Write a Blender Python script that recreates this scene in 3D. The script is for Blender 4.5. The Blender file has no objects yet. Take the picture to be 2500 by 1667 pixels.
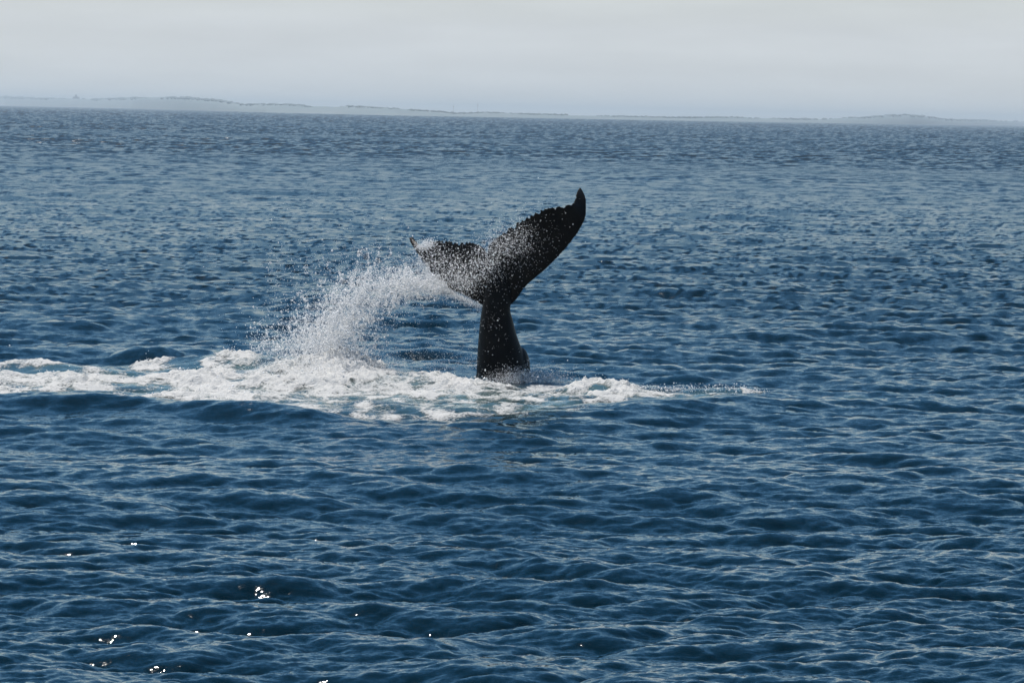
import bpy, bmesh, math, random
import numpy as np
from mathutils import Matrix, Vector

R = math.radians
rng = np.random.default_rng(11)
random.seed(5)
S = bpy.context.scene
COL = S.collection

# ------------------------------------------------------------------ camera
FPX, CW, CH = 10640.0, 2500.0, 1667.0         # focal length and frame in photo pixels
H = 5.5                                       # eye height on the boat, metres
PITCH = math.atan(0.0520)
ROLL = R(1.135)
f0 = np.array([0, math.cos(PITCH), -math.sin(PITCH)])
r0 = np.array([1.0, 0, 0])
u0 = np.cross(r0, f0)
cr = math.cos(ROLL) * r0 + math.sin(ROLL) * u0
cu = math.cos(ROLL) * u0 - math.sin(ROLL) * r0
cf = f0
EYE = np.array([0, 0, H])
cam = bpy.data.cameras.new('camera')
cam.sensor_width = 36.0
cam.lens = FPX / CW * 36.0
cam.clip_start = 0.5
cam.clip_end = 60000
co = bpy.data.objects.new('camera', cam)
co.matrix_world = Matrix(((cr[0], cu[0], -cf[0], EYE[0]), (cr[1], cu[1], -cf[1], EYE[1]), (cr[2], cu[2], -cf[2], EYE[2]), (0, 0, 0, 1)))
COL.objects.link(co)
S.camera = co

# ------------------------------------------------------------------ sky and sun
SUN_EL, SUN_AZ = R(60), R(-31)                # azimuth from +Y, negative = to the left of the view
SKY_K = 0.078
W = bpy.data.worlds.new('World')
S.world = W
W.use_nodes = True
nt = W.node_tree
nt.nodes.clear()
sky = nt.nodes.new('ShaderNodeTexSky')
sky.sky_type = 'NISHITA'
sky.sun_disc = False
sky.sun_elevation = SUN_EL
sky.sun_rotation = SUN_AZ
sky.air_density = 1.0
sky.dust_density = 0.0
sky.ozone_density = 3.0
bg = nt.nodes.new('ShaderNodeBackground')
bg.inputs['Strength'].default_value = SKY_K
wo = nt.nodes.new('ShaderNodeOutputWorld')
# pale veil of thin cloud and sea haze, thickest low in the sky all the way round
tcw = nt.nodes.new('ShaderNodeTexCoord')
sep = nt.nodes.new('ShaderNodeSeparateXYZ'); nt.links.new(tcw.outputs['Generated'], sep.inputs[0])
def wm(op, a, b=None, clamp=False):
    n = nt.nodes.new('ShaderNodeMath'); n.operation = op; n.use_clamp = clamp
    for i, v in enumerate((a, b)):
        if v is None: continue
        if isinstance(v, (int, float)): n.inputs[i].default_value = v
        else: nt.links.new(v, n.inputs[i])
    return n.outputs[0]
zz = wm('MAXIMUM', sep.outputs['Z'], 0.0)
wmap = nt.nodes.new('ShaderNodeMapping'); wmap.inputs['Scale'].default_value = (1.0, 1.0, 7.0)
nt.links.new(tcw.outputs['Generated'], wmap.inputs[0])
wn = nt.nodes.new('ShaderNodeTexNoise'); wn.inputs['Scale'].default_value = 5.0; wn.inputs['Detail'].default_value = 5.0
nt.links.new(wmap.outputs[0], wn.inputs['Vector'])
veil = wm('EXPONENT', wm('MULTIPLY', zz, -1 / 0.060))
veil = wm('ADD', wm('MINIMUM', wm('MULTIPLY', veil, 1.35), 0.97), wm('MULTIPLY', wm('SUBTRACT', wn.outputs['Fac'], 0.5), 0.16), True)
wmix = nt.nodes.new('ShaderNodeMix'); wmix.data_type = 'RGBA'
VEIL = (0.645, 0.680, 0.705)
wmix.inputs['B'].default_value = (*[v / SKY_K for v in VEIL], 1)
wn2 = nt.nodes.new('ShaderNodeTexNoise'); wn2.inputs['Scale'].default_value = 22.0; wn2.inputs['Detail'].default_value = 4.0
nt.links.new(wmap.outputs[0], wn2.inputs['Vector'])
cl_ = wm('ADD', wm('MULTIPLY', wm('SUBTRACT', wn2.outputs['Fac'], 0.5), 0.22), 1.0)
vs_ = nt.nodes.new('ShaderNodeVectorMath'); vs_.operation = 'SCALE'; vs_.inputs[0].default_value = [v / SKY_K for v in VEIL]
nt.links.new(cl_, vs_.inputs['Scale']); nt.links.new(vs_.outputs[0], wmix.inputs['B'])
nt.links.new(veil, wmix.inputs['Factor']); hs = nt.nodes.new('ShaderNodeHueSaturation'); hs.inputs['Saturation'].default_value = 1.28; hs.inputs['Hue'].default_value = 0.494
nt.links.new(sky.outputs[0], hs.inputs['Color']); nt.links.new(hs.outputs[0], wmix.inputs['A'])
nt.links.new(wmix.outputs['Result'], bg.inputs[0])
nt.links.new(bg.outputs[0], wo.inputs[0])
sl = bpy.data.lights.new('sun', 'SUN')
sl.energy = 5.0
sl.angle = R(0.53)
sl.color = (1.0, 0.95, 0.88)
so = bpy.data.objects.new('sun', sl)
sd = Vector((math.sin(SUN_AZ) * math.cos(SUN_EL), math.cos(SUN_AZ) * math.cos(SUN_EL), math.sin(SUN_EL)))
so.rotation_euler = sd.to_track_quat('Z', 'Y').to_euler()
so.location = (0, 0, 50)
COL.objects.link(so)
S.view_settings.view_transform = 'Standard'
S.view_settings.look = 'None'
S.view_settings.exposure = 0.0
S.view_settings.gamma = 1.0
S.view_settings.use_curve_mapping = False
S.cycles.use_denoising = True

# ------------------------------------------------------------------ helpers
def at(px, py, Y):
    """World point on the plane y = Y seen at photo pixel (px, py); arrays allowed."""
    px, py = np.asarray(px, float), np.asarray(py, float)
    a, b = (px - CW / 2) / FPX, (CH / 2 - py) / FPX
    d = cf + a[..., None] * cr + b[..., None] * cu
    return EYE + d * (np.asarray(Y, float) / d[..., 1])[..., None]

def project(x, y, z):
    p = np.stack([x - EYE[0], y - EYE[1], z - EYE[2]], -1)
    w = p @ cf
    return CW / 2 + FPX * (p @ cr) / w, CH / 2 - FPX * (p @ cu) / w

def mesh_from(name, verts, faces, mat, smooth=True, label=None, cat=None, kind=None, group=None):
    """verts (n,3), faces (m,k) with k fixed."""
    me = bpy.data.meshes.new(name)
    verts = np.ascontiguousarray(verts, np.float32)
    faces = np.ascontiguousarray(faces, np.int32)
    m, k = faces.shape
    me.vertices.add(len(verts)); me.vertices.foreach_set('co', verts.ravel())
    me.loops.add(m * k); me.loops.foreach_set('vertex_index', faces.ravel())
    me.polygons.add(m); me.polygons.foreach_set('loop_start', np.arange(0, m * k, k, dtype=np.int32))
    me.polygons.foreach_set('use_smooth', np.full(m, smooth))
    me.update(calc_edges=True)
    me.materials.append(mat)
    o = bpy.data.objects.new(name, me)
    COL.objects.link(o)
    tag(o, label, cat, kind, group)
    return o

def tag(o, label=None, cat=None, kind=None, group=None):
    for k, v in (('label', label), ('category', cat), ('kind', kind), ('group', group)):
        if v: o[k] = v

def attr(o, name, vals):
    a = o.data.attributes.new(name, 'FLOAT', 'POINT')
    a.data.foreach_set('value', np.ascontiguousarray(vals, np.float32))

def grid_faces(nr, nc):
    i = np.arange(nr * nc).reshape(nr, nc)
    return np.stack([i[:-1, :-1], i[:-1, 1:], i[1:, 1:], i[1:, :-1]], -1).reshape(-1, 4)

def sstep(a, b, x):
    t = np.clip((x - a) / (b - a), 0, 1)
    return t * t * (3 - 2 * t)

class Tile:
    """Periodic random surface made from a band of waves: height and, for water, the sideways pull that sharpens crests."""
    def __init__(s, L, N, lmin, lmax, power, spread, rot, rms, seed, slope=True):
        g = np.random.default_rng(seed)
        s.L, s.N, s.rot = L, N, rot
        k1 = np.fft.fftfreq(N, L / N) * 2 * math.pi
        kx, ky = np.meshgrid(k1, k1, indexing='ij')
        k = np.hypot(kx, ky); k[0, 0] = 1e-9
        amp = k ** (-power / 2)
        k0, k2 = 2 * math.pi / lmax, 2 * math.pi / lmin
        amp *= np.exp(-(k0 / k) ** 4) * np.exp(-(k / k2) ** 4)
        if spread is not None:
            th = np.arctan2(kx, ky)                       # 0 = running along y
            amp *= np.abs(np.cos(th)) ** spread + 0.04
        hk = (g.normal(size=(N, N)) + 1j * g.normal(size=(N, N))) * amp
        hk[0, 0] = 0
        h = np.fft.ifft2(hk).real
        if slope:
            gx = np.fft.ifft2(1j * kx * hk).real; gy = np.fft.ifft2(1j * ky * hk).real
            sc = rms / math.sqrt((gx ** 2 + gy ** 2).mean())
        else:
            sc = rms / h.std()
        s.h = (h * sc).astype(np.float32)
        s.gx, s.gy = ((gx * sc).astype(np.float32), (gy * sc).astype(np.float32)) if slope else (None, None)
        if slope:
            s.dx = (np.fft.ifft2(-1j * kx / k * hk).real * sc).astype(np.float32)
            s.dy = (np.fft.ifft2(-1j * ky / k * hk).real * sc).astype(np.float32)
    def _idx(s, x, y):
        c, n = math.cos(s.rot), math.sin(s.rot)
        u, v = (c * x + n * y) / s.L * s.N, (-n * x + c * y) / s.L * s.N
        iu, iv = np.floor(u).astype(np.int64), np.floor(v).astype(np.int64)
        fu, fv = (u - iu).astype(np.float32), (v - iv).astype(np.float32)
        return iu % s.N, iv % s.N, (iu + 1) % s.N, (iv + 1) % s.N, fu, fv
    @staticmethod
    def _bil(a, I):
        i, j, i1, j1, fu, fv = I
        return (a[i, j] * (1 - fu) + a[i1, j] * fu) * (1 - fv) + (a[i, j1] * (1 - fu) + a[i1, j1] * fu) * fv
    def height(s, x, y):
        return s._bil(s.h, s._idx(x, y))
    def slope(s, x, y):
        I = s._idx(x, y)
        a, b = s._bil(s.gx, I), s._bil(s.gy, I)
        c, n = math.cos(s.rot), math.sin(s.rot)
        return c * a - n * b, n * a + c * b
    def full(s, x, y):
        I = s._idx(x, y)
        h, a, b = s._bil(s.h, I), s._bil(s.dx, I), s._bil(s.dy, I)
        c, n = math.cos(s.rot), math.sin(s.rot)
        return h, c * a - n * b, n * a + c * b

def polyw(x, y, pts):
    """Distance to a world polyline and the interpolated third value along it."""
    best = np.full(x.shape, 1e9); val = np.zeros(x.shape); side = np.zeros(x.shape)
    for (x0, y0, v0), (x1, y1, v1) in zip(pts[:-1], pts[1:]):
        ex, ey = x1 - x0, y1 - y0
        t = np.clip(((x - x0) * ex + (y - y0) * ey) / (ex * ex + ey * ey), 0, 1)
        d = np.hypot(x - x0 - t * ex, y - y0 - t * ey)
        m = d < best
        best = np.where(m, d, best); val = np.where(m, v0 + t * (v1 - v0), val)
    return best, val

# ------------------------------------------------------------------ materials
def mat(name):
    m = bpy.data.materials.new(name); m.use_nodes = True
    t = m.node_tree; t.nodes.clear()
    out = t.nodes.new('ShaderNodeOutputMaterial')
    return m, t, out

def N(t, kind, **kw):
    n = t.nodes.new(kind)
    for k, v in kw.items():
        if k.startswith('_'): setattr(n, k[1:], v)
        else: n.inputs[k.replace('__', ' ')].default_value = v
    return n

def math_node(t, op, a, b=None, clamp=False):
    n = t.nodes.new('ShaderNodeMath'); n.operation = op; n.use_clamp = clamp
    for i, v in enumerate((a, b)):
        if v is None: continue
        if isinstance(v, (int, float)): n.inputs[i].default_value = v
        else: t.links.new(v, n.inputs[i])
    return n.outputs[0]

def ripple_normal(t, layers, amp_out, lost=False):
    """Facet normal of ripples finer than the mesh: geometry normal plus small random slopes."""
    geo = t.nodes.new('ShaderNodeNewGeometry')
    acc = None
    for (sx, sy, amp, det) in layers:
        mp = N(t, 'ShaderNodeMapping'); mp.inputs['Scale'].default_value = (sx, sy, 1)
        t.links.new(geo.outputs['Position'], mp.inputs['Vector'])
        no = N(t, 'ShaderNodeTexNoise', Scale=1.0, Detail=det, Roughness=0.6)
        t.links.new(mp.outputs[0], no.inputs['Vector'])
        sub = t.nodes.new('ShaderNodeVectorMath'); sub.operation = 'SUBTRACT'; sub.inputs[1].default_value = (.5, .5, .5)
        t.links.new(no.outputs['Color'], sub.inputs[0])
        mul = t.nodes.new('ShaderNodeVectorMath'); mul.operation = 'MULTIPLY'; mul.inputs[1].default_value = (amp, amp, 0)
        t.links.new(sub.outputs[0], mul.inputs[0])
        if acc is None: acc = mul.outputs[0]
        else:
            ad = t.nodes.new('ShaderNodeVectorMath'); ad.operation = 'ADD'
            t.links.new(acc, ad.inputs[0]); t.links.new(mul.outputs[0], ad.inputs[1]); acc = ad.outputs[0]
    sc = t.nodes.new('ShaderNodeVectorMath'); sc.operation = 'SCALE'
    t.links.new(acc, sc.inputs[0]); t.links.new(amp_out, sc.inputs['Scale'])
    ad = t.nodes.new('ShaderNodeVectorMath'); ad.operation = 'ADD'
    t.links.new(geo.outputs['Normal'], ad.inputs[0]); t.links.new(sc.outputs[0], ad.inputs[1])
    if lost:
        cb = t.nodes.new('ShaderNodeCombineXYZ')
        for i, nme in enumerate(('slope_across', 'slope_along')):
            q = N(t, 'ShaderNodeAttribute', _attribute_name=nme)
            t.links.new(math_node(t, 'MULTIPLY', q.outputs['Fac'], -1.0), cb.inputs[i])
        a2 = t.nodes.new('ShaderNodeVectorMath'); a2.operation = 'ADD'
        t.links.new(ad.outputs[0], a2.inputs[0]); t.links.new(cb.outputs[0], a2.inputs[1]); ad = a2
    nm = t.nodes.new('ShaderNodeVectorMath'); nm.operation = 'NORMALIZE'
    t.links.new(ad.outputs[0], nm.inputs[0])
    return nm.outputs[0]

def make_water():
    m, t, out = mat('sea_water')
    p = N(t, 'ShaderNodeBsdfPrincipled', Roughness=0.06, IOR=1.333)
    a = N(t, 'ShaderNodeAttribute', _attribute_name='ripple')
    ro = N(t, 'ShaderNodeAttribute', _attribute_name='unresolved')
    t.links.new(ro.outputs['Fac'], p.inputs['Roughness'])
    ae = N(t, 'ShaderNodeAttribute', _attribute_name='aeration')
    mix = N(t, 'ShaderNodeMix', _data_type='RGBA')
    mix.inputs['A'].default_value = (0.0016, 0.0125, 0.0190, 1)
    mix.inputs['B'].default_value = (0.070, 0.130, 0.135, 1)
    t.links.new(ae.outputs['Fac'], mix.inputs['Factor'])
    t.links.new(mix.outputs['Result'], p.inputs['Base Color'])
    n = ripple_normal(t, [(1.3, 3.2, 0.5, 3.0), (7.0, 15.0, 0.55, 2.0), (31.0, 55.0, 0.6, 1.0)], a.outputs['Fac'], True)
    t.links.new(n, p.inputs['Normal'])
    t.links.new(p.outputs[0], out.inputs['Surface'])
    return m

def make_foam():
    m, t, out = mat('white_foam')
    geo = N(t, 'ShaderNodeNewGeometry')
    den = N(t, 'ShaderNodeAttribute', _attribute_name='foam_cover')
    mp = N(t, 'ShaderNodeMapping'); mp.inputs['Scale'].default_value = (0.8, 0.38, 1)
    t.links.new(geo.outputs['Position'], mp.inputs['Vector'])
    n1 = N(t, 'ShaderNodeTexNoise', Scale=2.6, Detail=6.0, Roughness=0.62, Distortion=0.6)
    t.links.new(mp.outputs[0], n1.inputs['Vector'])
    n2 = N(t, 'ShaderNodeTexNoise', Scale=17.0, Detail=3.0, Roughness=0.6)
    t.links.new(geo.outputs['Position'], n2.inputs['Vector'])
    # cover = smoothstep around density + noise
    s1 = math_node(t, 'SUBTRACT', n1.outputs['Fac'], 0.5)
    s2 = math_node(t, 'SUBTRACT', n2.outputs['Fac'], 0.5)
    s = math_node(t, 'ADD', math_node(t, 'MULTIPLY', s1, 2.2), math_node(t, 'MULTIPLY', s2, 0.95))
    s = math_node(t, 'ADD', s, den.outputs['Fac'])
    mr = N(t, 'ShaderNodeMapRange', _interpolation_type='SMOOTHSTEP')
    mr.inputs['From Min'].default_value = 0.40; mr.inputs['From Max'].default_value = 0.84
    t.links.new(s, mr.inputs['Value'])
    d = N(t, 'ShaderNodeBsdfDiffuse', Color=(0.79, 0.785, 0.765, 1))
    tr = N(t, 'ShaderNodeBsdfTranslucent', Color=(0.80, 0.86, 0.86, 1))
    mx = N(t, 'ShaderNodeMixShader', Fac=0.2)
    t.links.new(d.outputs[0], mx.inputs[1]); t.links.new(tr.outputs[0], mx.inputs[2])
    bu = N(t, 'ShaderNodeBump', Strength=0.8, Distance=0.06)
    n3 = N(t, 'ShaderNodeTexNoise', Scale=28.0, Detail=4.0)
    t.links.new(geo.outputs['Position'], n3.inputs['Vector'])
    t.links.new(n3.outputs['Fac'], bu.inputs['Height'])
    t.links.new(bu.outputs[0], d.inputs['Normal'])
    tp = N(t, 'ShaderNodeBsdfTransparent')
    fin = N(t, 'ShaderNodeMixShader')
    t.links.new(mr.outputs[0], fin.inputs[0]); t.links.new(tp.outputs[0], fin.inputs[1]); t.links.new(mx.outputs[0], fin.inputs[2])
    t.links.new(fin.outputs[0], out.inputs['Surface'])
    return m

def make_drop():
    m, t, out = mat('white_spray')
    p = N(t, 'ShaderNodeBsdfPrincipled', Roughness=0.25, IOR=1.33)
    p.inputs['Base Color'].default_value = (0.97, 0.97, 0.97, 1)
    p.inputs['Subsurface Weight'].default_value = 1.0
    p.inputs['Subsurface Radius'].default_value = (1, 1, 1)
    p.inputs['Subsurface Scale'].default_value = 0.015
    t.links.new(p.outputs[0], out.inputs['Surface'])
    return m

def make_skin():
    m, t, out = mat('wet_whale_skin')
    tc = N(t, 'ShaderNodeTexCoord')
    p = N(t, 'ShaderNodeBsdfPrincipled', Roughness=0.42, IOR=1.38)
    p.inputs['Specular IOR Level'].default_value = 0.11
    n1 = N(t, 'ShaderNodeTexNoise', Scale=2.2, Detail=6.0, Roughness=0.65)
    t.links.new(tc.outputs['Object'], n1.inputs['Vector'])
    rp = N(t, 'ShaderNodeValToRGB')
    rp.color_ramp.elements[0].position = 0.35; rp.color_ramp.elements[0].color = (0.003, 0.003, 0.0034, 1)
    rp.color_ramp.elements[1].position = 0.75; rp.color_ramp.elements[1].color = (0.012, 0.0105, 0.0095, 1)
    t.links.new(n1.outputs['Fac'], rp.inputs[0]); t.links.new(rp.outputs[0], p.inputs['Base Color'])
    n2 = N(t, 'ShaderNodeTexNoise', Scale=24.0, Detail=5.0, Roughness=0.6)
    t.links.new(tc.outputs['Object'], n2.inputs['Vector'])
    b = N(t, 'ShaderNodeBump', Strength=0.35, Distance=0.02)
    t.links.new(n2.outputs['Fac'], b.inputs['Height']); t.links.new(b.outputs[0], p.inputs['Normal'])
    t.links.new(p.outputs[0], out.inputs['Surface'])
    return m

def make_plain(name, c1, c2, scale, rough=0.9):
    m, t, out = mat(name)
    geo = N(t, 'ShaderNodeNewGeometry')
    n = N(t, 'ShaderNodeTexNoise', Scale=scale, Detail=5.0)
    t.links.new(geo.outputs['Position'], n.inputs['Vector'])
    rp = N(t, 'ShaderNodeValToRGB')
    rp.color_ramp.elements[0].position = 0.38; rp.color_ramp.elements[0].color = (*c1, 1)
    rp.color_ramp.elements[1].position = 0.62; rp.color_ramp.elements[1].color = (*c2, 1)
    t.links.new(n.outputs['Fac'], rp.inputs[0])
    p = N(t, 'ShaderNodeBsdfPrincipled', Roughness=rough)
    t.links.new(rp.outputs[0], p.inputs['Base Color']); t.links.new(p.outputs[0], out.inputs['Surface'])
    return m

M_WATER, M_FOAM, M_DROP, M_SKIN = make_water(), make_foam(), make_drop(), make_skin()
M_LAND = make_plain('coast_scrub', (0.15, 0.20, 0.21), (0.18, 0.22, 0.23), 0.004)
M_WOOD = make_plain('dark_foliage', (0.13, 0.175, 0.18), (0.16, 0.20, 0.205), 0.05)
M_STEEL = make_plain('galvanised_steel', (0.30, 0.31, 0.33), (0.40, 0.41, 0.42), 0.6, 0.5)
M_STONE = make_plain('pale_render', (0.28, 0.27, 0.25), (0.36, 0.35, 0.32), 0.3)

# ------------------------------------------------------------------ sea
SWELL = Tile(419.0, 1024, 4.0, 22.0, 4.0, 1.8, R(8), 0.030, 3)
CHOP = Tile(127.0, 1024, 0.5, 4.0, 4.0, 0.9, R(-7), 0.130, 4)
CHOP2 = Tile(61.0, 1024, 0.25, 1.35, 4.0, 0.7, R(31), 0.135, 5)
FINE = Tile(23.3, 1024, 0.08, 0.5, 3.6, 0.6, R(14), 0.170, 6)
PATCH = Tile(700.0, 512, 40.0, 400.0, 3.0, None, R(20), 1.0, 8, slope=False)   # gusts: rougher and calmer areas

def w_at(px, py):
    """Where a photo pixel meets the flat sea."""
    a, b = (px - CW / 2) / FPX, (CH / 2 - py) / FPX
    d = cf + a * cr + b * cu
    k = -H / d[2]
    return (d * k)[0], (d * k)[1]

def line(pts):
    return [(*w_at(a, b), c) for a, b, c in pts]

NEAR_RIDGE = line([(-300, 985, .18), (0, 990, .25), (250, 1000, .26), (450, 1010, .30), (650, 1022, .26), (850, 1046, .10), (1100, 1052, .12), (1350, 1040, .10), (1600, 1012, .13), (1900, 985, .05)])
BACK_RIDGE = line([(-300, 868, .12), (0, 872, .16), (120, 868, .22), (300, 872, .20), (385, 880, .34), (450, 880, .18), (640, 890, .10)])
RIGHT_RIDGE = line([(1530, 968, .08), (1640, 962, .16), (1800, 968, .20), (1880, 975, .12), (1960, 975, .0)])
RIGHT_BACK = line([(1600, 915, .05), (1720, 912, .16), (1850, 915, .12), (1960, 925, .12), (2050, 920, .0)])
MOUND = [(*w_at(560, 905), 1.5, 1.7, .30), (*w_at(985, 915), 1.8, 2.4, .11), (*w_at(80, 912), 0.9, 1.2, .18), (*w_at(760, 925), 1.6, 2.0, .20),
         (*w_at(1150, 945), .8, 1.5, .08), (*w_at(1410, 958), 0.7, 1.2, .12), (*w_at(1520, 972), 1.3, 1.6, .10)]

def disturb(x, y):
    z = np.zeros(x.shape)
    m = (np.abs(x) < 30) & (y > 60) & (y < 125)
    xs, ys = x[m], y[m]
    if xs.size:
        v = np.zeros(xs.shape)
        for ridge, wd in ((NEAR_RIDGE, 1.15), (BACK_RIDGE, 1.3), (RIGHT_RIDGE, 0.9), (RIGHT_BACK, 1.1)):
            d, h = polyw(xs, ys, ridge)
            v += h * np.exp(-(d / wd) ** 2)
        for (mx, my, sx, sy, h) in MOUND:
            v += h * np.exp(-((xs - mx) / sx) ** 2 - ((ys - my) / sy) ** 2)
        z[m] = v
    return z

BANDS = ((SWELL, 45.0), (CHOP, 5.0), (CHOP2, 2.0), (FINE, 0.5))
def lost_slope(x, y, row):
    """Slopes of the waves that the mesh spacing cannot carry; the material adds them back to the facets."""
    a, b = np.zeros(x.shape), np.zeros(x.shape)
    for T, lim in BANDS[1:]:
        w = sstep(lim * 0.15, lim * 0.9, row)
        if T is FINE: w = w * (1 - 0.8 * sstep(0.5, 3.0, row))
        p, q = T.slope(x * 0.6, y)
        a += p * w; b += q * w
    return a, b

def sea_surface(x, y, row):
    """Displaced position of the sea over (x, y); row = mesh spacing, drops waves the mesh cannot carry."""
    g = 1 + 0.16 * PATCH.height(x, y)
    z = np.zeros(x.shape); dx = np.zeros(x.shape); dy = np.zeros(x.shape)
    for T, lim in BANDS:
        w = (1 - 0.8 * sstep(lim * 0.25, lim, row)) * (1 if T is SWELL else g)
        h, a, b = T.full(x, y)
        z += h * w; dx += a * w * 1.1; dy += b * w * 1.1
    z += disturb(x, y)
    return x + dx, y + dy, z

def rows_of_sea():
    ds = [2, 4, 7, 11, 16, 21, 26]
    d = 30.0
    while d < 25500:
        ds.append(d)
        step = 0.5 * d * d / (H * 4358.0)               # half a pixel of the scored frame
        d += min(max(step, 0.05), 0.012 * d + 400)
        if d > 6000: d += 300
    return np.array(ds)

DR = rows_of_sea()
half = R(10.5)
core = np.linspace(-half, half, 1180)
wing = half + (R(75) - half) * np.linspace(0, 1, 110)[1:] ** 2
TH = np.concatenate([-wing[::-1], core, wing])
dd, th = np.meshgrid(DR, TH, indexing='ij')
X, Y = dd * np.tan(th), dd.copy()
ROW = np.maximum(np.gradient(DR)[:, None] + 0 * th, np.gradient(TH)[None, :] * dd)
x, y, z = sea_surface(X.ravel(), Y.ravel(), ROW.ravel())
sea = mesh_from('sea', np.stack([x, y, z], -1), grid_faces(*X.shape), M_WATER, kind='structure',
                label='choppy deep blue open sea with short dark wavelets')
print('sea rows', len(DR), 'quads', len(sea.data.polygons))
rip = 0.5 + 0.3 * sstep(0.1, 1.0, ROW.ravel()) - 0.2 * sstep(2, 20, ROW.ravel())
rip *= 1 + 0.10 * PATCH.height(X.ravel(), Y.ravel())

# ------------------------------------------------------------------ foam
F1 = Tile(23.0, 512, 0.5, 3.0, 3.0, None, R(10), 1.0, 21, slope=False)
F2 = Tile(17.0, 512, 0.16, 0.7, 2.5, None, R(40), 1.0, 22, slope=False)
F3 = Tile(11.0, 512, 0.05, 0.22, 2.0, None, R(70), 1.0, 23, slope=False)
FX = [-300, 0, 100, 250, 450, 560, 700, 800, 950, 1100, 1160, 1300, 1400, 1550, 1700, 1800, 1900]
FT = [905, 905, 902, 908, 908, 900, 898, 905, 914, 929, 934, 941, 952, 962, 968, 966, 968]
FB = [985, 985, 984, 988, 1000, 1012, 1025, 1030, 1035, 1042, 1045, 1035, 1022, 1000, 985, 982, 976]
FD = [.98, .98, .98, .98, .97, .95, .72, .58, .50, .42, .42, .46, .50, .70, .60, .4, .3]
FS = [1, 1, 1, .97, 1, 1.08, 1.12, 1.12, 1.05, 1, 1, .9, .95, .97, .92, .88, .84]

def foam_density(x, y):
    px, py = project(x, y, np.zeros(x.shape))
    tp, bt, de, st = (np.interp(px, FX, v) for v in (FT, FB, FD, FS))
    wob = F1.height(x, y * 0.6) * 5
    t = (py + wob - tp) / (bt - tp)
    dense = sstep(-0.04, 0.10, t) * (1 - sstep(de - 0.12, de + 0.10, t))
    lace = sstep(0, 0.2, t) * (1 - sstep(0.85, 1.08, t))
    d = np.maximum(dense * (0.73 + 0.13 * F1.height(x * .7 + 11, y * .35)), lace * (0.44 + 0.08 * F1.height(x + 7, y * 0.4)))
    # thinner windows of dark water inside the dense foam
    hole = sstep(0.9, 1.8, F1.height(x * 0.55 + 3, y * 0.5))
    return (d - 0.40 * hole * dense) * st * (1 - sstep(1860, 1930, px))

ae = np.zeros(X.size)
msk = (np.abs(X.ravel()) < 26) & (Y.ravel() > 60) & (Y.ravel() < 125)
px_, py_ = project(X.ravel()[msk], Y.ravel()[msk], np.zeros(msk.sum()))
tp_, bt_, st_ = (np.interp(px_, FX, v) for v in (FT, FB, FS))
t_ = (py_ - tp_) / (bt_ - tp_)
ae[msk] = sstep(-.1, .25, t_) * (1 - sstep(.55, 1.0, t_)) * st_ * (0.75 + 0.2 * F1.height(X.ravel()[msk], Y.ravel()[msk] * .5))
attr(sea, 'ripple', rip)
rr = ROW.ravel()
attr(sea, 'unresolved', 0.06 + 0.08 * sstep(0.05, 0.4, rr) + 0.11 * sstep(-1.2, 3.4, np.log(rr)))
la, lb = lost_slope(X.ravel(), Y.ravel(), rr)
gust = PATCH.height(X.ravel() * 0.5, Y.ravel() * 0.8)
far = (1 - 0.22 * sstep(0.3, 3.0, rr)) * (1 + 0.22 * np.clip(gust, -2, 2))
attr(sea, 'slope_across', la * far); attr(sea, 'slope_along', lb * far + (0.115 + 0.022 * gust) * sstep(-0.7, 2.8, np.log(rr)))
attr(sea, 'aeration', np.clip(ae, 0, 1))

gx = np.arange(-15.5, 9.0, 0.032)
gy = np.arange(72.0, 101.0, 0.075)
GY, GX = np.meshgrid(gy, gx, indexing='ij')
fx_, fy_ = GX.ravel(), GY.ravel()
den = foam_density(fx_, fy_)
sx_, sy_, sz_ = sea_surface(fx_, fy_, np.full(fx_.shape, 0.2))
thick = sstep(0.55, 1.0, den)
bill = 0.10 * np.abs(F1.height(fx_, fy_)) + 0.075 * np.abs(F2.height(fx_, fy_)) + 0.034 * np.abs(F3.height(fx_, fy_))
boost = np.zeros(fx_.shape)
for (mx, my, a_, b_, h) in MOUND:
    boost += h * 2.0 * np.exp(-((fx_ - mx) / a_) ** 2 - ((fy_ - my) / b_) ** 2)
sz_ = sz_ + 0.012 + thick * bill * (0.36 + boost)
keep = (den > 0.02).reshape(GX.shape)
fq = grid_faces(*GX.shape)
kf = keep.ravel()[fq].all(1)
fq = fq[kf]
used, inv = np.unique(fq, return_inverse=True)
foam = mesh_from('sea_foam', np.stack([sx_, sy_, sz_], -1)[used], inv.reshape(fq.shape), M_FOAM, kind='stuff',
                 label='white churned foam spread over the sea round the whale tail', cat='sea foam')
attr(foam, 'foam_cover', den[used])

# ------------------------------------------------------------------ whale tail
WY = 90.4
Z1 = 550 / 1540.0
def zp(zx, zy, dy=0.0):
    """Point from the tail's close-up, dy metres behind the plane of the tail stock."""
    return at(950 + np.asarray(zx, float) * Z1, 420 + np.asarray(zy, float) * Z1, WY + np.asarray(dy, float))

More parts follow.
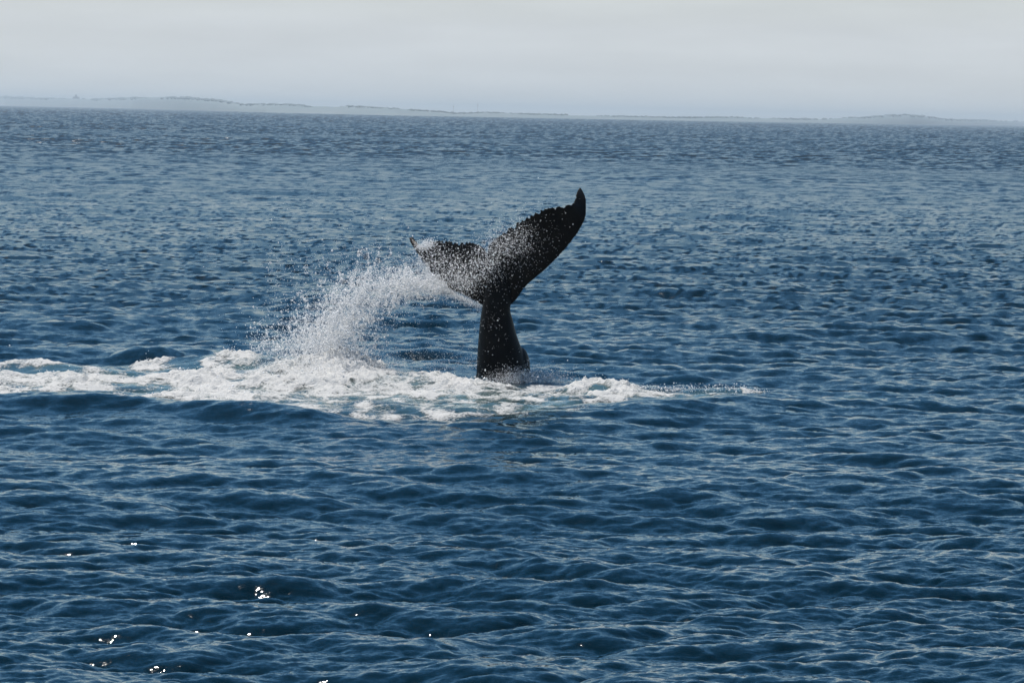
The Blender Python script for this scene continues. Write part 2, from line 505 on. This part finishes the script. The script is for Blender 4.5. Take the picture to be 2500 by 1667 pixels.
def smooth_interp(s, ks, vs):
    """Cubic Hermite through the knots with limited tangents."""
    ks, vs = np.array(ks, float), np.array(vs, float)
    dk = np.diff(ks); sl_ = np.diff(vs) / dk
    m = np.empty(len(ks)); m[0], m[-1] = sl_[0], sl_[-1]
    m[1:-1] = np.where(sl_[:-1] * sl_[1:] > 0, (sl_[:-1] * dk[1:] + sl_[1:] * dk[:-1]) / (dk[1:] + dk[:-1]), 0.0)
    i = np.clip(np.searchsorted(ks, s) - 1, 0, len(ks) - 2)
    t = (s - ks[i]) / dk[i]
    return ((2*t**3 - 3*t**2 + 1) * vs[i] + (t**3 - 2*t**2 + t) * dk[i] * m[i] + (-2*t**3 + 3*t**2) * vs[i+1] + (t**3 - t**2) * dk[i] * m[i+1])

# span knots: s = -1 far (left) tip, 0 middle, 1 near (right) tip; x, y in close-up units, depth in metres
LE = [(-1, 134, 450, 2.15), (-.9, 147, 486, 2.05), (-.78, 178, 536, 1.85), (-.68, 222, 600, 1.6), (-.55, 290, 690, 1.25), (-.4, 382, 780, .85), (-.25, 512, 845, .45), (-.1, 632, 906, .12), (0, 735, 960, 0),
      (.1, 850, 892, -.05), (.2, 930, 788, -.15), (.35, 1075, 662, -.3), (.5, 1215, 516, -.45), (.65, 1318, 372, -.5), (.8, 1349, 262, -.42), (.92, 1340, 160, -.2), (1, 1308, 106, .0)]
TE = [(-1, 158, 436, 2.2), (-.9, 190, 480, 2.0), (-.79, 222, 508, 1.75), (-.7, 243, 506, 1.5), (-.63, 285, 480, 1.3), (-.55, 350, 474, 1.05), (-.45, 410, 477, .8), (-.35, 465, 494, .55), (-.25, 520, 489, .35), (-.15, 588, 490, .12), (-.06, 644, 520, -.1), (0, 667, 560, -.18),
      (.06, 684, 500, -.22), (.2, 800, 408, -.4), (.35, 932, 324, -.6), (.5, 1040, 268, -.75), (.65, 1150, 240, -.75), (.77, 1254, 214, -.6), (.81, 1264, 196, -.5), (.92, 1281, 138, -.25), (1, 1300, 104, -.02)]
ns, nc = 420, 26
sv = np.linspace(-1, 1, ns)
le = zp(*[smooth_interp(sv, [k[0] for k in LE], [k[i] for k in LE]) for i in (1, 2, 3)])
te = zp(*[smooth_interp(sv, [k[0] for k in TE], [k[i] for k in TE]) for i in (1, 2, 3)])
chord = te - le
cl = np.linalg.norm(chord, axis=1, keepdims=True)
# knobbly trailing edge
arc = np.concatenate([[0], np.cumsum(np.linalg.norm(np.diff(te, axis=0), axis=1))])
knots = np.arange(0, arc[-1] + .3, 0.105) + rng.uniform(-.045, .045, int(np.ceil((arc[-1] + .3) / 0.105)))
dk = np.min(np.abs(arc[:, None] - knots[None, :]), axis=1)
env = sstep(0.10, 0.25, np.abs(sv)) * (1 - 0.75 * sstep(0.68, 0.78, np.abs(sv))) * (0.35 + 0.65 * (1 - sstep(0.85, 1, np.abs(sv))))
te = te + chord / cl * ((0.060 - 1.35 * dk) * env * rng.uniform(.55, 1.2, ns).cumsum().__mod__(1).__mul__(0.3).__add__(0.8))[:, None]
chord = te - le
span = np.gradient((le + te) / 2, axis=0)
nrm = np.cross(span, chord); nrm /= np.linalg.norm(nrm, axis=1, keepdims=True)
nrm *= np.sign(-nrm[:, 1:2])
T = 0.30 * np.exp(-(sv / .2) ** 2) + 0.115 * (1 - np.abs(sv)) ** .6 + 0.045
cc = 0.5 * (1 - np.cos(np.linspace(0, math.pi, nc // 2 + 1)))
prof = (0.2969 * np.sqrt(cc) - 0.126 * cc - 0.3516 * cc**2 + 0.2843 * cc**3 - 0.1015 * cc**4) * 5 + 0.07 * np.sin(math.pi * cc) + 0.09 * cc * (cc < .999)
ring_c = np.concatenate([cc, cc[-2:0:-1]]); ring_t = np.concatenate([prof, -prof[-2:0:-1]])
camber = 0.06 * np.sin(math.pi * ring_c)
fl = le[:, None] + chord[:, None] * ring_c[None, :, None] + nrm[:, None] * (T[:, None, None] * .5 * ring_t[None, :, None] - (camber * 1.0)[None, :, None] * np.minimum(1, cl[:, None] ))
m_ = ring_c.size
bm = bmesh.new()
def loft(rings):
    vs = [[bm.verts.new(p) for p in r] for r in rings]
    n = len(vs[0])
    for a, b in zip(vs[:-1], vs[1:]):
        for i in range(n):
            bm.faces.new((a[i], a[(i + 1) % n], b[(i + 1) % n], b[i]))
    bm.faces.new(vs[0][::-1]); bm.faces.new(vs[-1])
loft([list(map(tuple, r)) for r in fl])
# tail stock: left edge, right edge, depth of the middle, half thickness
ST = [(1620, 585, 1040, .25, .85), (1425, 596, 985, .15, .70), (1380, 597, 966, .12, .66), (1300, 600, 938, .08, .58), (1200, 606, 903, .04, .50), (1100, 614, 868, .0, .43), (1010, 623, 845, -.03, .37),
      (940, 633, 828, -.06, .33), (880, 644, 832, -.08, .29), (800, 660, 836, -.10, .24), (720, 682, 800, -.13, .18), (650, 690, 745, -.17, .10), (600, 690, 715, -.20, .05)]
hh = np.linspace(1620, 600, 60)
kz = [-q[0] for q in ST]
lx, rx, dm, ht = (smooth_interp(-hh, kz, [q[i] for q in ST]) for i in (1, 2, 3, 4))
rings = []
for h_, a, b, d, t in zip(hh, lx, rx, dm, ht):
    r = []
    for k in range(48):
        q = 2 * math.pi * k / 48
        c, s_ = math.cos(q), math.sin(q)
        # flattened, slightly pointed section: a keel towards the viewer left of the middle
        cx_ = math.copysign(abs(c) ** 0.9, c); sy2 = math.copysign(abs(s_) ** 1.15, s_)
        mid, hw = (a + b) / 2, (b - a) / 2
        keel = -0.16 * hw * max(0, -s_)
        r.append(tuple(zp(mid + hw * cx_ + keel * (1 - abs(c)), h_, d + t * sy2)))
    rings.append(r)
loft(rings)
def blob(zx, zy, d, rx_, ry_, rz_):
    c0 = zp(zx, zy, d)
    b = bmesh.ops.create_icosphere(bm, subdivisions=3, radius=1.0)
    for v in b['verts']:
        v.co = Vector((c0[0] + v.co.x * rx_, c0[1] + v.co.y * ry_, c0[2] + v.co.z * rz_))
blob(898, 1365, .22, .205, .42, .52)             # rise of the back behind the tail stock
bmesh.ops.recalc_face_normals(bm, faces=bm.faces)
wm = bpy.data.meshes.new('humpback_whale')
bm.to_mesh(wm); bm.free()
org = zp(780, 1425)
wm.transform(Matrix.Translation(Vector(-org)))
wm.materials.append(M_SKIN)
whale = bpy.data.objects.new('humpback_whale', wm)
whale.location = org
COL.objects.link(whale)
md = whale.modifiers.new('remesh', 'REMESH'); md.mode = 'VOXEL'; md.voxel_size = 0.019; md.use_smooth_shade = True
ms = whale.modifiers.new('smooth', 'SMOOTH'); ms.factor = 0.5; ms.iterations = 3
tag(whale, 'black whale tail stock and wide flukes with a ragged edge raised out of the sea', 'whale')

# ------------------------------------------------------------------ spray
OCT_V = np.array([[1, 0, 0], [-1, 0, 0], [0, 1, 0], [0, -1, 0], [0, 0, 1], [0, 0, -1]], float)
OCT_F = np.array([[0, 2, 4], [2, 1, 4], [1, 3, 4], [3, 0, 4], [2, 0, 5], [1, 2, 5], [3, 1, 5], [0, 3, 5]])
TET_V = np.array([[1, 1, 1], [-1, -1, 1], [-1, 1, -1], [1, -1, -1]], float) * .75
TET_F = np.array([[0, 2, 1], [0, 1, 3], [0, 3, 2], [1, 2, 3]])

def drops(P, rad, V, F, stretch=None):
    n = len(P)
    sc = rad[:, None] * rng.uniform(.7, 1.3, (n, 3))
    v = V[None] * sc[:, None, :]
    if stretch is not None:
        v = v + (v @ stretch[:, :, None]) * stretch[:, None, :] * 1.2
    v = v + P[:, None, :]
    f = F[None] + (np.arange(n) * len(V))[:, None, None]
    return v.reshape(-1, 3), f.reshape(-1, 3)

def zoom2(zx, zy):
    return 620 + np.asarray(zx) * 0.28061, 540 + np.asarray(zy) * 0.28061

# the plume's middle line in the second close-up: x, y, half width, weight
PL = np.array([(1640, 590, 70, .5), (1480, 530, 120, .9), (1300, 525, 170, .9), (1120, 560, 205, 1.0), (940, 650, 245, 1.15), (800, 780, 260, 1.4), (690, 910, 270, 1.4), (630, 1040, 270, 1.4), (610, 1180, 270, 1.3)], float)
def plume_points(n, spread=1.0):
    w = np.cumsum(PL[:, 3]); u = rng.uniform(0, w[-1], n)
    pos = np.interp(u, np.concatenate([[0], w]), np.arange(len(PL) + 1)) - .5
    pos = np.clip(pos, 0, len(PL) - 1)
    idx = np.arange(len(PL))
    cx_, cy_, wd = (np.interp(pos, idx, PL[:, i]) for i in (0, 1, 2))
    return cx_ + rng.normal(0, 1, n) * wd * .62 * spread, cy_ + rng.normal(0, 1, n) * wd * .55 * spread, pos

PP, RR = [], []
def add(px, py, Yd, rad):
    p = at(px, py, Yd)
    k = p[:, 2] > -0.05
    PP.append(p[k]); RR.append(rad[k])
def lognorm(n, med, sig):
    return np.minimum(med * np.exp(rng.normal(0, sig, n)), med * 4.5)

# strings and sheets of drops thrown off the fluke
nf = 700
zx, zy, pos = plume_points(nf)
for i in range(nf):
    k = int(rng.integers(14, 60))
    ang = rng.normal(-2.2 + 0.08 * pos[i], .55)
    ln = rng.uniform(15, 75)
    t = rng.uniform(-1, 1, k)
    bx = zx[i] + math.cos(ang) * ln * t + rng.normal(0, 9, k)
    by = zy[i] - math.sin(ang) * ln * t + 10 * t * t + rng.normal(0, 9, k)
    px, py = zoom2(bx, by)
    add(px, py, WY + .6 - pos[i] * .15 + rng.normal(0, .5) + rng.normal(0, .06, k), lognorm(k, .0056, .72))
zx, zy, pos = plume_points(13000, 1.05)
px, py = zoom2(zx, zy); add(px, py, WY + .5 - pos * .15 + rng.normal(0, .5, px.size), lognorm(px.size, .0052, .5))
zx, zy, pos = plume_points(3200, 2.1)
px, py = zoom2(zx, zy); add(px, py, WY + .5 - pos * .15 + rng.normal(0, .8, px.size), lognorm(px.size, .0050, .5))
# column falling back into the foam
n = 7000
px, py = zoom2(rng.normal(560, 240, n), 1230 - np.abs(rng.normal(0, 190, n)))
add(px, py, WY - .8 + rng.normal(0, .6, n), lognorm(n, .0060, .5))
# drops low over the water between plume and tail stock
n = 2600
px, py = zoom2(rng.uniform(950, 1960, n), 1290 - rng.exponential(110, n)); add(px, py, WY + rng.normal(0, .9, n), lognorm(n, .0042, .4))
n = 700
px, py = zoom2(rng.uniform(-40, 260, n), 1150 - rng.exponential(100, n)); add(px, py, WY + rng.normal(0, .9, n), lognorm(n, .0058, .55))
n = 30
px, py = zoom2(rng.uniform(-30, 240, n), rng.uniform(880, 1130, n)); add(px, py, WY + rng.normal(0, .5, n), rng.uniform(.016, .028, n))
# wide thin scatter up left of the plume
n = 1500
px, py = zoom2(rng.uniform(100, 1400, n), rng.normal(430, 170, n)); add(px, py, WY + rng.normal(0, .9, n), lognorm(n, .0046, .45))

# drops flying in front of the flukes (first close-up coordinates)
def fluke_drops(n, path, wd, med, front):
    path = np.array(path, float)
    u = rng.uniform(0, len(path) - 1, n); i = np.arange(len(path))
    cx_, cy_, wj, dep = (np.interp(u, i, path[:, q]) for q in range(4))
    cx_ = cx_ + rng.normal(0, 1, n) * wj * wd; cy_ = cy_ + rng.normal(0, 1, n) * wj * wd
    p = zp(cx_, cy_, dep - front + rng.normal(0, .12, n))
    PP.append(p); RR.append(lognorm(n, med, .5))
fluke_drops(3300, [(240, 590, 60, 1.5), (330, 620, 70, 1.0), (430, 650, 75, .6), (540, 680, 75, .3), (640, 690, 70, 0), (680, 620, 70, -.2)], 1.0, .0056, .45)
fluke_drops(2900, [(640, 590, 70, -.1), (740, 520, 70, -.3), (830, 480, 75, -.5), (920, 450, 70, -.65)], 1.0, .0046, .35)
fluke_drops(1500, [(420, 700, 60, .6), (480, 760, 50, .5), (560, 800, 50, .3)], 1.0, .0055, .4)
fluke_drops(700, [(700, 700, 130, -.1), (900, 560, 130, -.4), (1080, 380, 110, -.8)], 1.0, .0042, .3)
fluke_drops(130, [(620, 1000, 60, -.7), (760, 1000, 60, -.7), (700, 1250, 90, -.9)], 1.0, .0042, .3)
fluke_drops(900, [(200, 520, 14, 1.9), (250, 500, 18, 1.5), (300, 490, 22, 1.2)], 1.0, .0060, .3)
fluke_drops(900, [(190, 560, 30, 1.9), (300, 730, 22, 1.1), (420, 810, 20, .7), (600, 900, 16, .2)], 1.0, .0042, .3)
# froth thrown up along the crests of the foam
n = 9000
q = rng.integers(0, len(used), n * 3)
q = q[(den[used][q] > .8) & (rng.uniform(size=q.size) < np.clip(.15 + boost[used][q] * 1.2, 0, 1))][:n]
fp = np.stack([sx_, sy_, sz_], -1)[used][q]
fp[:, 2] += rng.exponential(.05, len(fp)); fp[:, :2] += rng.normal(0, .03, (len(fp), 2))
PP.append(fp); RR.append(lognorm(len(fp), .0085, .5))
# splash at the foot of the tail stock
n = 2600
px = np.concatenate([rng.normal(1185, 26, n // 2), rng.normal(1320, 45, n // 2)]); py = np.concatenate([942 - np.abs(rng.normal(0, 9, n // 2)), 935 - np.abs(rng.normal(0, 18, n // 2))])
add(px, py, WY - 1.3 + rng.normal(0, .25, n), lognorm(n, .0065, .5))
n = 900
px = rng.uniform(1560, 1880, n); add(px, np.interp(px, [1560, 1700, 1800, 1880], [950, 948, 950, 962]) + rng.normal(0, 6, n), 86.0 + rng.normal(0, .5, n), lognorm(n, .0060, .6))

P, Q = np.concatenate(PP), np.concatenate(RR)
v1, f1 = drops(P, Q, OCT_V, OCT_F)
# fine mist: very small drops
MP = []
n = 26000
px, py = zoom2(rng.normal(560, 260, n), 1405 - np.abs(rng.normal(0, 95, n)))
MP.append(at(px, py, WY - 2.2 + rng.normal(0, .5, n)))
zx, zy, pos = plume_points(11000, .9); px, py = zoom2(zx, zy); MP.append(at(px, py, WY + .5 - pos * .15 + rng.normal(0, .5, px.size)))
n = 5000
px, py = rng.normal(1285, 45, n), 935 - np.abs(rng.normal(0, 17, n)); MP.append(at(px, py, WY - 1.2 + rng.normal(0, .2, n)))
n = 3000
MP.append(zp(rng.uniform(180, 640, n), 0, 0) * 0 + zp(*(lambda u: (200 + 440 * u + rng.normal(0, 14, n), np.interp(u, [0, .3, .5, 1], [590, 745, 815, 915]) + np.abs(rng.normal(0, 22, n)), 1.7 - 1.6 * u))(rng.uniform(0, 1, n))))
MPA = np.concatenate(MP); MPA = MPA[MPA[:, 2] > 0]
v2, f2 = drops(MPA, lognorm(len(MPA), .0042, .3), TET_V, TET_F)
spray = mesh_from('water_spray', np.concatenate([v1, v2]), np.concatenate([f1, f2 + len(v1)]), M_DROP, kind='stuff',
                  label='white plume of water drops flung off the far fluke', cat='water spray')
print('drops', len(P), 'mist', len(MPA), 'tris', len(spray.data.polygons))

# ------------------------------------------------------------------ far coast
CX = np.array([0, 313, 638, 957, 1250, 1564, 1888, 2207, 2500], float)
CD = np.array([0, 2.4, 8.6, 11, 10.2, 9, 7.5, 4.5, 0]) * .48
def shore_dist(px):
    return 58520.0 / (2.7 + np.interp(px, CX, CD))
HX = np.array([0, 90, 175, 210, 280, 320, 390, 450, 480, 520, 558, 585, 665, 712, 745, 808, 850, 904, 957, 1010, 1063, 1105, 1170, 1250, 1345, 1460, 1620, 1780, 1835, 1994, 2047, 2100, 2153, 2200, 2260, 2287, 2366, 2500], float)
HP = np.array([21, 20, 21, 20, 24, 26, 30, 31.5, 29, 28, 22, 18, 21, 21, 17.5, 17, 21, 19, 16, 14, 11.5, 7.5, 11, 9.5, 9, 7.5, 7, 10, 8.5, 9, 13, 15.5, 21, 24, 19, 14, 12, 10], float)
HX = np.concatenate([[-1500, -600], HX, [3100, 4000]]); HP = np.concatenate([[10, 18], HP, [9, 6]])
cpx = np.linspace(-1400, 3900, 1600)
sd_ = shore_dist(cpx)
ang = (cpx - CW / 2) / FPX
crest_h = np.interp(cpx, HX, HP) / FPX * sd_
tn = np.array([sum(math.sin(p * f + o) * a for f, o, a in ((.021, 1, .5), (.047, 2, .3), (.13, .4, .25), (.31, 3, .2))) for p in cpx])
rows_c = []
for k, (off, fr) in enumerate([(-25, -.08), (0, .0), (25, .12), (120, .55), (300, .9), (520, 1.0), (900, .8), (1600, .3), (2200, -.1)]):
    d = sd_ + off
    hgt = crest_h * fr * (1 + 520 / sd_ * .0) + tn * .6 * max(fr, 0) - (1.0 if fr <= 0 else 0)
    if off == 520: hgt = hgt * (d / sd_)
    rows_c.append(np.stack([d * ang, d, hgt], -1))
rows_c = np.array(rows_c)
hills = mesh_from('hills', rows_c.reshape(-1, 3), grid_faces(*rows_c.shape[:2]), M_LAND, kind='structure', label='low hazy wooded coast along the horizon')

# far woods on the ridge, one mass
wv, wf = [], []
bs = bmesh.new(); bmesh.ops.create_icosphere(bs, subdivisions=1, radius=1.0)
bs.verts.index_update()
ICO_V = np.array([v.co for v in bs.verts]); ICO_F = np.array([[v.index for v in f.verts] for f in bs.faces]); bs.free()
nw = 2600
wp = rng.uniform(-600, 3100, nw)
wdn = np.sin(wp * .03) + np.sin(wp * .011 + 2) + rng.normal(0, .7, nw)
wp = wp[wdn > -.5]
wd_ = shore_dist(wp)
back = rng.choice([300, 420, 520, 620], wp.size)
hp = np.interp(wp, HX, HP) / FPX * wd_ * np.interp(back, [300, 520, 620], [.9, 1.0 , .93])
siz = rng.uniform(1.6, 3.6, wp.size) * wd_ / 8000
Pw = np.stack([(wp - CW / 2) / FPX * (wd_ + back), wd_ + back, hp + siz * .1], -1)
vv = ICO_V[None] * (siz[:, None] * np.array([1.7, 1.7, .75]))[:, None, :] * rng.uniform(.75, 1.25, (wp.size, len(ICO_V), 1)) + Pw[:, None]
ff = ICO_F[None] + (np.arange(wp.size) * len(ICO_V))[:, None, None]
mesh_from('woods', vv.reshape(-1, 3), ff.reshape(-1, 3), M_WOOD, smooth=False, kind='stuff', label='far-off hazy woods along the top of the coast', cat='woods')

def far_ground(px):
    d = shore_dist(px) + 520
    return (px - CW / 2) / FPX * d, d, float(np.interp(px, HX, HP)) / FPX * d

def mesh_part(name, bmx, m, parent):
    me = bpy.data.meshes.new(name); bmx.to_mesh(me); bmx.free(); me.materials.append(m)
    o = bpy.data.objects.new(name, me); COL.objects.link(o); o.parent = parent
    return o

def box(b, x0, x1, y0, y1, z0, z1, top=1.0):
    vs = []
    for z, k in ((z0, 1.0), (z1, top)):
        cx0, cy0 = (x0 + x1) / 2, (y0 + y1) / 2
        for xx, yy in ((x0, y0), (x1, y0), (x1, y1), (x0, y1)):
            vs.append(b.verts.new((cx0 + (xx - cx0) * k, cy0 + (yy - cy0) * k, z)))
    b.faces.new(vs[3::-1]); b.faces.new(vs[4:])
    for i in range(4):
        b.faces.new((vs[i], vs[(i + 1) % 4], vs[4 + (i + 1) % 4], vs[4 + i]))

def mast(px, hpx, label):
    gx0, gy0, gz0 = far_ground(px)
    hm = hpx / FPX * gy0
    e = bpy.data.objects.new('radio_mast', None); COL.objects.link(e); e.location = (gx0, gy0, gz0 - .5)
    tag(e, label, 'radio mast', group='masts on the far coast')
    w = hm * .035
    for sx in (-1, 1):
        for sy in (-1, 1):
            b = bmesh.new()
            box(b, sx * w - .08, sx * w + .08, sy * w - .08, sy * w + .08, 0, hm * .8)
            mesh_part('leg', b, M_STEEL, e)
    b = bmesh.new()
    for k in range(9):
        zz = hm * .8 * (k + .5) / 9
        box(b, -w, w, -w - .06, -w + .06, zz, zz + .18); box(b, -w, w, w - .06, w + .06, zz, zz + .18)
    mesh_part('crossbars', b, M_STEEL, e)['kind'] = 'stuff'
    b = bmesh.new(); box(b, -.3, .3, -.3, .3, hm * .8, hm * 1.02, .4); mesh_part('antenna', b, M_STEEL, e)
    b = bmesh.new(); box(b, -w * 1.6, w * 1.6, -w * 1.4, w * 1.4, hm * .74, hm * .80); mesh_part('dish_platform', b, M_STEEL, e)
    return e
mast(1155, 24, 'taller, clearer lattice mast standing on the low middle coast')
mast(1096, 20, 'shorter, fainter lattice mast just left of the taller one on the low coast')

gx0, gy0, gz0 = far_ground(175)
e = bpy.data.objects.new('hilltop_building', None); COL.objects.link(e); e.location = (gx0, gy0, gz0 - 1)
tag(e, 'small squat tower building breaking the skyline of the far left coast', 'building')
u = gy0 / FPX
b = bmesh.new(); box(b, -7 * u, 9 * u, -5 * u, 5 * u, 0, 5 * u); box(b, -2.2 * u, 2.8 * u, -2.6 * u, 2.6 * u, 5.02 * u, 9 * u); mesh_part('wall', b, M_STONE, e)
b = bmesh.new(); box(b, -3 * u, 3.6 * u, -3 * u, 3 * u, 9.02 * u, 10.6 * u, .3); mesh_part('roof', b, M_LAND, e)

# ------------------------------------------------------------------ haze
b = bmesh.new(); box(b, -22000, 22000, -1500, 26500, -4.0, 56.0)
hm_, ht_, ho_ = mat('haze_air')
pv = N(ht_, 'ShaderNodeVolumePrincipled', Density=8.0e-5, Anisotropy=0.35)
pv.inputs['Color'].default_value = (0.77, 0.90, 1.0, 1)
ht_.links.new(pv.outputs[0], ho_.inputs['Volume'])
hz = mesh_part('haze', b, hm_, None)
tag(hz, 'pale blue sea haze', kind='stuff')
